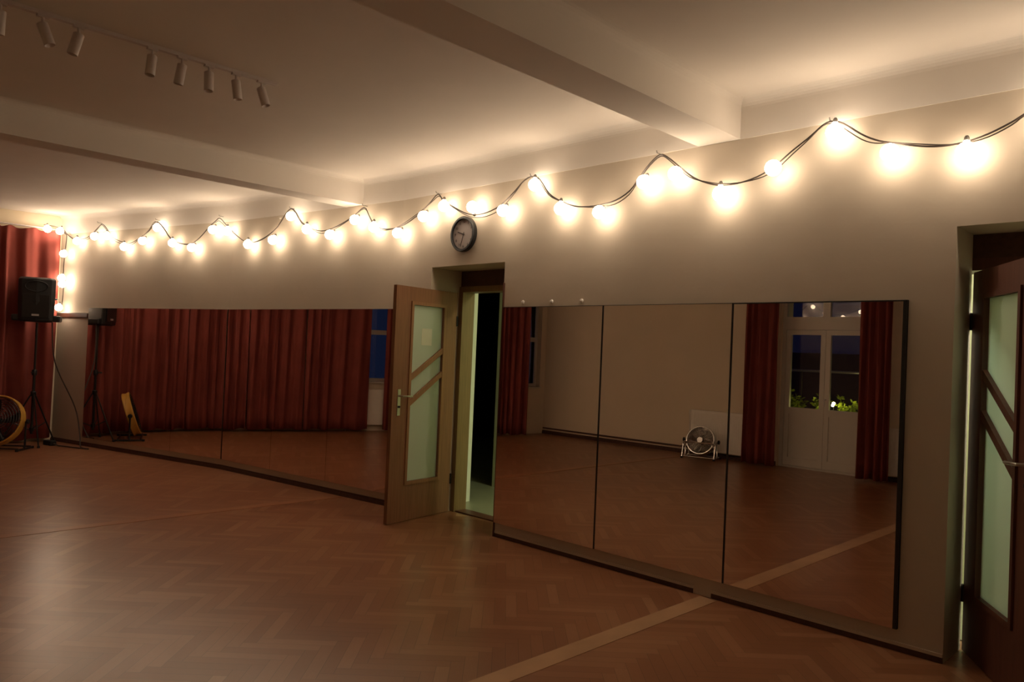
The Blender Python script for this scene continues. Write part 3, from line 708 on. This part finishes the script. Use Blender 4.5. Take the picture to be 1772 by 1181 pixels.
radiator(-7.02, -5.95, YF + .05, .10, .77, 'white panel radiator behind the chrome floor fan, left of the balcony door')
radiator(-3.84, -3.00, YF + .05, .10, .76, 'white panel radiator right of the balcony door at the mirror edge')
# radiator under window 1, parallel to the skew wall
tt = (Vector(w1b) - Vector(w1a)).normalized(); no = Vector((-tt.y, tt.x)); q = Vector(w1a) + no * .06
rr_ = thing('radiator', (q.x, q.y, .1), 'white radiator under the narrow window seen between the red curtains', 'radiator')
mb = MB(); mb.obox((q.x, q.y, .12), (tt.x, tt.y, 0), (no.x, no.y, 0), (0, 0, 1), (Vector(w1b) - Vector(w1a)).length, .06, .68); mb.build('panel', 'radiator', rr_, bevel=.005)
mb = MB(); mb.tube([(q.x + tt.x * .1 + no.x * .03, q.y + tt.y * .1 + no.y * .03, 0), (q.x + tt.x * .1 + no.x * .03, q.y + tt.y * .1 + no.y * .03, .15)], .01, 8); mb.build('valve', 'radiator', rr_)

# ------------------------------------------------------------------ floor fans
def fan(loc, rotz, tilt, R, depth, ring, grille, base, label, foot_w, cz):
    """fan facing local -Y before rotation"""
    root = thing('floor_fan', loc, label, 'fan')
    Rm = Matrix.Rotation(rotz, 4, 'Z'); Tm = Matrix.Translation(Vector(loc))
    Km = Tm @ Rm @ Matrix.Translation((0, 0, cz)) @ Matrix.Rotation(-tilt, 4, 'X')
    Bm = Tm @ Rm
    def bake(mb, name, mat, m_, par=root):
        mb.v = [tuple(m_ @ Vector(v)) for v in mb.v]; return mb.build(name, mat, par)
    ax = (0, 1, 0)
    mb = MB(); mb.lathe([(R, -depth / 2), (R * 1.02, -depth / 2 + .012), (R * .985, 0), (R * 1.02, depth / 2 - .012), (R, depth / 2), (R - .012, depth / 2), (R - .012, -depth / 2)], (0, 0, 0), ax, 48, closed=True)
    bake(mb, 'housing', ring, Km)
    for s_, nm in ((-1, 'front_grille'), (1, 'rear_grille')):
        g = MB()
        for k in range(1, 10):
            rr = (R - .012) * k / 9.5
            g.tube([(rr * math.cos(a * PI / 18), s_ * (depth / 2 + .012 * (1 - k / 10)), rr * math.sin(a * PI / 18)) for a in range(36)], .0034, 4, closed=True)
        for k in range(12):
            a = k * PI / 6; g.tube([(.03 * math.cos(a), s_ * (depth / 2 + .012), .03 * math.sin(a)), (R * math.cos(a), s_ * depth / 2, R * math.sin(a))], .0026, 4)
        g.lathe([(.045, 0), (.045, .006)], (0, s_ * (depth / 2 + .012) - .003, 0), ax, 20)
        bake(g, nm, grille, Km)
    for k in range(4):
        b_ = MB(); vs_ = []; n1, n2_ = 8, 5
        for i in range(n1 + 1):
            r_ = .05 + (R * .86 - .05) * i / n1
            for j in range(n2_ + 1):
                a = k * PI / 2 + (-.34 + .68 * j / n2_) * (1.15 - .35 * i / n1) + .25 * i / n1
                vs_.append((r_ * math.cos(a), .05 * (j / n2_ - .5) * (1 - .3 * i / n1) * 1.6, r_ * math.sin(a)))
        fs = [(i * (n2_ + 1) + j, i * (n2_ + 1) + j + 1, (i + 1) * (n2_ + 1) + j + 1, (i + 1) * (n2_ + 1) + j) for i in range(n1) for j in range(n2_)]
        b_.add(vs_, fs, True); bo = bake(b_, 'blade', grille if grille != 'chrome' else 'steel', Km)
        sd = bo.modifiers.new('thickness', 'SOLIDIFY'); sd.thickness = .003
    mb = MB(); mb.lathe([(.001, -.035), (.04, -.03), (.05, 0), (.05, .05), (.04, .06), (.001, .062)], (0, 0, 0), ax, 20, caps=False); bake(mb, 'motor', 'black_metal', Km)
    s = MB(); e_ = R + .035
    s.tube([(-e_, 0, cz), (-e_, 0, .05), (-e_, -.02, .02)], .013, 8); s.tube([(e_, 0, cz), (e_, 0, .05), (e_, -.02, .02)], .013, 8)
    s.tube([(-e_, -foot_w, .016), (-e_, foot_w, .016)], .014, 8); s.tube([(e_, -foot_w, .016), (e_, foot_w, .016)], .014, 8)
    s.tube([(-e_, -foot_w * .8, .03), (e_, -foot_w * .8, .03)], .011, 8); s.tube([(-e_, foot_w * .8, .03), (e_, foot_w * .8, .03)], .011, 8)
    if ring == 'chrome':
        s.tube([(-e_, -.10, cz - .05), (-e_ + .03, -.13, cz - .02), (e_ - .03, -.13, cz - .02), (e_, -.10, cz - .05)], .013, 8)
        s.tube([(-e_, -foot_w, .02), (-e_, -.10, cz - .05)], .012, 8); s.tube([(e_, -foot_w, .02), (e_, -.10, cz - .05)], .012, 8)
    bake(s, 'stand', base, Bm)
    for sg in (-1, 1):
        kb = MB(); kb.lathe([(.03, 0), (.034, .008), (.034, .025), (.028, .03)], (sg * (e_ + .01), 0, cz), (sg, 0, 0), 14); bake(kb, 'knob', 'black', Bm)
        for fy in (-foot_w, foot_w):
            rf = MB(); rf.lathe([(.02, 0), (.02, .03)], (sg * e_, fy, 0), (0, 0, 1), 10); bake(rf, 'rubber_foot', 'black', Bm)
    return root
fan((-12.33, -2.17, 0), math.radians(50), math.radians(18), .34, .115, 'yellow', 'black_metal', 'black_metal', 'yellow rimmed floor fan with black grille cut by the left edge beside the loudspeaker stand', .2, .39)
fan((-6.66, -6.62, 0), math.radians(180 - 12), math.radians(18), .235, .13, 'chrome', 'chrome', 'chrome', 'chrome floor fan standing in front of the radiator, seen in the middle mirror', .16, .29)

# ------------------------------------------------------------------ loudspeaker on a tripod
SP = Vector((-12.60, -1.69, 0))
stn = thing('speaker_stand', SP, 'black tripod stand carrying the loudspeaker beside the curtain', 'stand')
mb = MB(); mb.tube([SP + Vector((0, 0, .16)), SP + Vector((0, 0, 1.05))], .019, 12); mb.build('lower_tube', 'black_metal', stn)
mb = MB(); mb.tube([SP + Vector((0, 0, 1.0)), SP + Vector((0, 0, 1.76))], .015, 12); mb.build('upper_tube', 'black_metal', stn)
mb = MB(); mb.lathe([(.03, 0), (.034, .01), (.034, .07), (.026, .08)], SP + Vector((0, 0, 1.0)), (0, 0, 1), 16); cl_ = mb.build('collar', 'black', stn)
mb = MB(); mb.tube([SP + Vector((.02, -.02, 1.04)), SP + Vector((.07, -.05, 1.04))], .012, 8); mb.build('knob', 'black', cl_)
mb = MB(); mb.lathe([(.03, 0), (.036, .01), (.036, .06), (.026, .07)], SP + Vector((0, 0, .70)), (0, 0, 1), 16); mb.build('hub', 'black', stn)
mb = MB(); mb.lathe([(.03, 0), (.03, .05)], SP + Vector((0, 0, .2)), (0, 0, 1), 16); mb.build('hub', 'black', stn)
for k in range(3):
    a = math.radians(0 + 120 * k); d = Vector((math.cos(a), math.sin(a), 0)); rl = .40
    lg = MB(); e1 = SP + d * rl + Vector((0, 0, .02)); lg.tube([SP + d * .03 + Vector((0, 0, .72)), e1], .011, 8)
    lo = lg.build('leg', 'black_metal', stn)
    br = MB(); br.tube([SP + d * .03 + Vector((0, 0, .22)), SP + d * (.03 + (rl - .03) * .58) + Vector((0, 0, .02 + .70 * .42))], .008, 6); br.build('brace', 'black_metal', lo)
    ft_ = MB(); ft_.lathe([(.018, 0), (.02, .015), (.014, .035)], (e1.x, e1.y, 0), (0, 0, 1), 10); ft_.build('rubber_foot', 'black', lo)

sk = thing('loudspeaker', SP + Vector((0, 0, 1.76)), 'black loudspeaker cabinet on a tripod in the far left corner', 'loudspeaker')
view = Vector((0 - SP.x, -DIST - SP.y, 0)).normalized()
ang = math.atan2(view.y, view.x) + math.radians(-8)
Fx = Vector((math.cos(ang), math.sin(ang), 0)); Sx = Vector((-Fx.y, Fx.x, 0)); Zx = Vector((0, 0, 1))
z0, z1 = 1.765, 2.40; prof = []
def sec(z, wf_, wb_, f, b_):  # trapezoid cabinet cross-section
    c0 = SP + Zx * z; return [c0 + Fx * (f - .03) - Sx * wf_ / 2, c0 + Fx * f - Sx * (wf_ / 2 - .05), c0 + Fx * (f + .015), c0 + Fx * f + Sx * (wf_ / 2 - .05), c0 + Fx * (f - .03) + Sx * wf_ / 2, c0 - Fx * b_ + Sx * wb_ / 2, c0 - Fx * b_ - Sx * wb_ / 2]
rows = [sec(z0, .40, .26, .15, .12), sec(z0 + .02, .44, .30, .17, .16), sec(z0 + .3, .46, .30, .185, .17), sec(z1 - .03, .47, .29, .18, .16), sec(z1, .42, .25, .15, .12)]
mb = MB(); k = 7; vs_ = [v for r_ in rows for v in r_]
fs = [tuple(range(k))[::-1], tuple(4 * k + j for j in range(k))] + [(i * k + j, i * k + (j + 1) % k, (i + 1) * k + (j + 1) % k, (i + 1) * k + j) for i in range(4) for j in range(k)]
mb.add(vs_, fs); mb.build('cabinet', 'black', sk, bevel=.012)
mb = MB(); c0 = SP + Fx * .188 + Zx * (z0 + .06); mb.obox(c0 - Sx * .17, Sx, Fx, Zx, .34, .008, .33); mb.build('grille', 'black_metal', sk, bevel=.004)
mb = MB(); c0 = SP + Fx * .185 + Zx * (z1 - .13)
rim = []
for j in range(24):
    a = 2 * PI * j / 24; rim.append(c0 + Sx * .14 * math.cos(a) + Zx * .075 * math.sin(a) + Fx * .012)
mb.tube(rim, .007, 6, closed=True); mb.build('horn_flare', 'black', sk)
mb = MB(); c0 = SP + Fx * .197 + Zx * (z0 + .085); mb.obox(c0 - Sx * .045, Sx, Fx, Zx, .09, .004, .026); mb.build('badge', 'grey_badge', sk, label='small silver badge')
for sg in (-1, 1):
    mb = MB(); c0 = SP + Fx * .0 + Sx * sg * .20 + Zx * (z0 + .34); mb.tube([c0 - Fx * .06 + Sx * sg * .0, c0 - Fx * .05 + Sx * sg * .035, c0 + Fx * .05 + Sx * sg * .035, c0 + Fx * .06], .01, 8); mb.build('carry_handle', 'black', sk)
# yoke under the cabinet that reads as the wider foot of the box
mb = MB(); c0 = SP + Zx * 1.775; mb.obox(c0 - Sx * .30 - Fx * .10, Sx, Fx, Zx, .60, .24, .09); mb.build('base_tray', 'black', sk, bevel=.02)
# rear connection plate, visible in the mirror
mb = MB(); c0 = SP - Fx * .10 + Sx * -.17 + Zx * (z0 + .42)
bk = SP - Fx * .168 + Zx * (z0 + .36); mb.obox(bk - Sx * .09, Sx, -Fx, Zx, .18, .006, .18); pl = mb.build('connector_plate', 'black_metal', sk)
for i in range(3):
    mb = MB(); mb.obox(bk - Fx * .006 + Sx * (-.07 + .05 * i) + Zx * (.05 * i + .02), Sx, -Fx, Zx, .05, .003, .012); mb.build('label_strip', 'grey_badge', pl)
# power cable from the box to the skirting, and a small block on the floor
cb_ = MB(); c0 = SP + Vector((.10, .12, 1.78)); wq = Vector(V0) + Vector((dW.x, dW.y)) * .95
pts = [SP + Vector((.12, .16, 1.80)), SP + Vector((.17, .21, 1.2)), Vector((wq.x - .25, wq.y - .12, .55)), Vector((wq.x - .06, wq.y - .09, .16)), Vector((wq.x + .1, wq.y - .12, .012)), Vector((wq.x + .35, wq.y - .10, .010)), Vector((wq.x - .1, wq.y - .3, .010)), Vector((-12.28, -1.42, .012)), Vector((-12.355, -1.46, .035))]
cb_.tube(smooth(pts, 6), .009, 6); tag(cb_.build('power_cable', 'wire'), 'dark cable running from the loudspeaker down to the floor by the mirror', 'cable')
mb = MB(); mb.obox((-12.56, -1.55, 0), (.97, .24, 0), (-.24, .97, 0), (0, 0, 1), .20, .09, .07); eb = mb.build('power_strip', 'black', bevel=.012); tag(eb, 'low black power block on the floor between the tripod stand and the wall', 'power strip')

# ------------------------------------------------------------------ outside the balcony door
bl = MB(); bl.box(-7.6, -2.2, -9.2, -7.4, -.25, -.02); struct(bl, 'balcony_floor', 'outside')
bw = MB(); bw.box(-14, 4, -18, -17.8, -3, 2.0); struct(bw, 'wall_neighbour', 'outside')
rl_ = thing('balcony_railing', (-4.9, -8.9, 0), 'metal balcony railing outside the white balcony door', 'railing')
mb = MB(); mb.tube([(-7.2, -8.9, 1.52), (-2.6, -8.9, 1.52)], .022, 8); mb.build('top_rail', 'steel', rl_)
mb = MB(); mb.tube([(-7.2, -8.9, .5), (-2.6, -8.9, .5)], .012, 8); mb.build('lower_rail', 'black_metal', rl_)
for i in range(5):
    xx = -7.1 + i * 1.1; mb = MB(); mb.tube([(xx, -8.9, -.02), (xx, -8.9, 1.52)], .015, 8); mb.build('post', 'black_metal', rl_)
tr_ = MB(); tr_.box(-6.6, -3.5, -8.72, -8.46, .50, .72); tr_.box(-6.3, -6.2, -8.7, -8.5, -.02, .5); tr_.box(-3.9, -3.8, -8.7, -8.5, -.02, .5)
tag(tr_.build('planter_box', 'outside', bevel=.01), 'long dark planter box on the balcony behind the door glass', 'planter')
rnd = random.Random(3)
for k in range(7):
    px_ = -6.4 + k * .45; mb = MB(); hgt = .36 + .18 * rnd.random()
    for s_ in range(7):
        a = rnd.random() * 2 * PI; tip = Vector((px_ + .22 * math.cos(a) * rnd.random(), -8.58 + .16 * math.sin(a), .72 + hgt * (.5 + .5 * rnd.random())))
        b0 = Vector((px_, -8.58, .70)); mb.tube([b0, (b0 + tip) / 2 + Vector((0, 0, .04)), tip], .004, 4)
        for l in range(24):
            t_ = .25 + .75 * rnd.random(); c0 = b0 + (tip - b0) * t_; dd = Vector((rnd.uniform(-1, 1), rnd.uniform(-1, 1), rnd.uniform(-.3, .8))).normalized() * .09; sd_ = dd.orthogonal().normalized() * .026
            mb.add([c0, c0 + dd * .5 + sd_, c0 + dd, c0 + dd * .5 - sd_], [(0, 1, 2, 3)])
    o = mb.build('balcony_plant', 'leaf', origin=(px_, -8.58, .72))
    tag(o, 'leafy balcony plant lit yellow green, %s from the left in the planter as reflected' % ['first', 'second', 'third', 'fourth', 'fifth', 'sixth', 'seventh'][k], 'plant', 'plants on the balcony')
for i, xx in enumerate((-5.2, -4.62)):
    gp = thing('garden_lamp', (xx, -8.38, .72), 'tiny glowing lamp among the balcony plants, %s of the middle post' % ('left' if i == 0 else 'right'), 'lamp')
    mb = MB(); mb.lathe([(.001, -.03), (.022, -.02), (.03, 0), (.022, .02), (.001, .03)], (xx, -8.36, .99), (0, 0, 1), 12, caps=False); mb.build('lamp_globe', 'garden_lamp', gp)
    ld = bpy.data.lights.new('lamp_light', 'POINT'); ld.energy = 4; ld.color = (1, .95, .3); ld.shadow_soft_size = .02
    lo_ = bpy.data.objects.new('lamp_light', ld); COL.objects.link(lo_); lo_.location = (xx, -8.32, .96); adopt(lo_, gp)
    mb = MB(); mb.tube([(xx, -8.46, .70), (xx, -8.36, .72), (xx, -8.36, .965)], .005, 6); mb.build('stem', 'black_metal', gp)
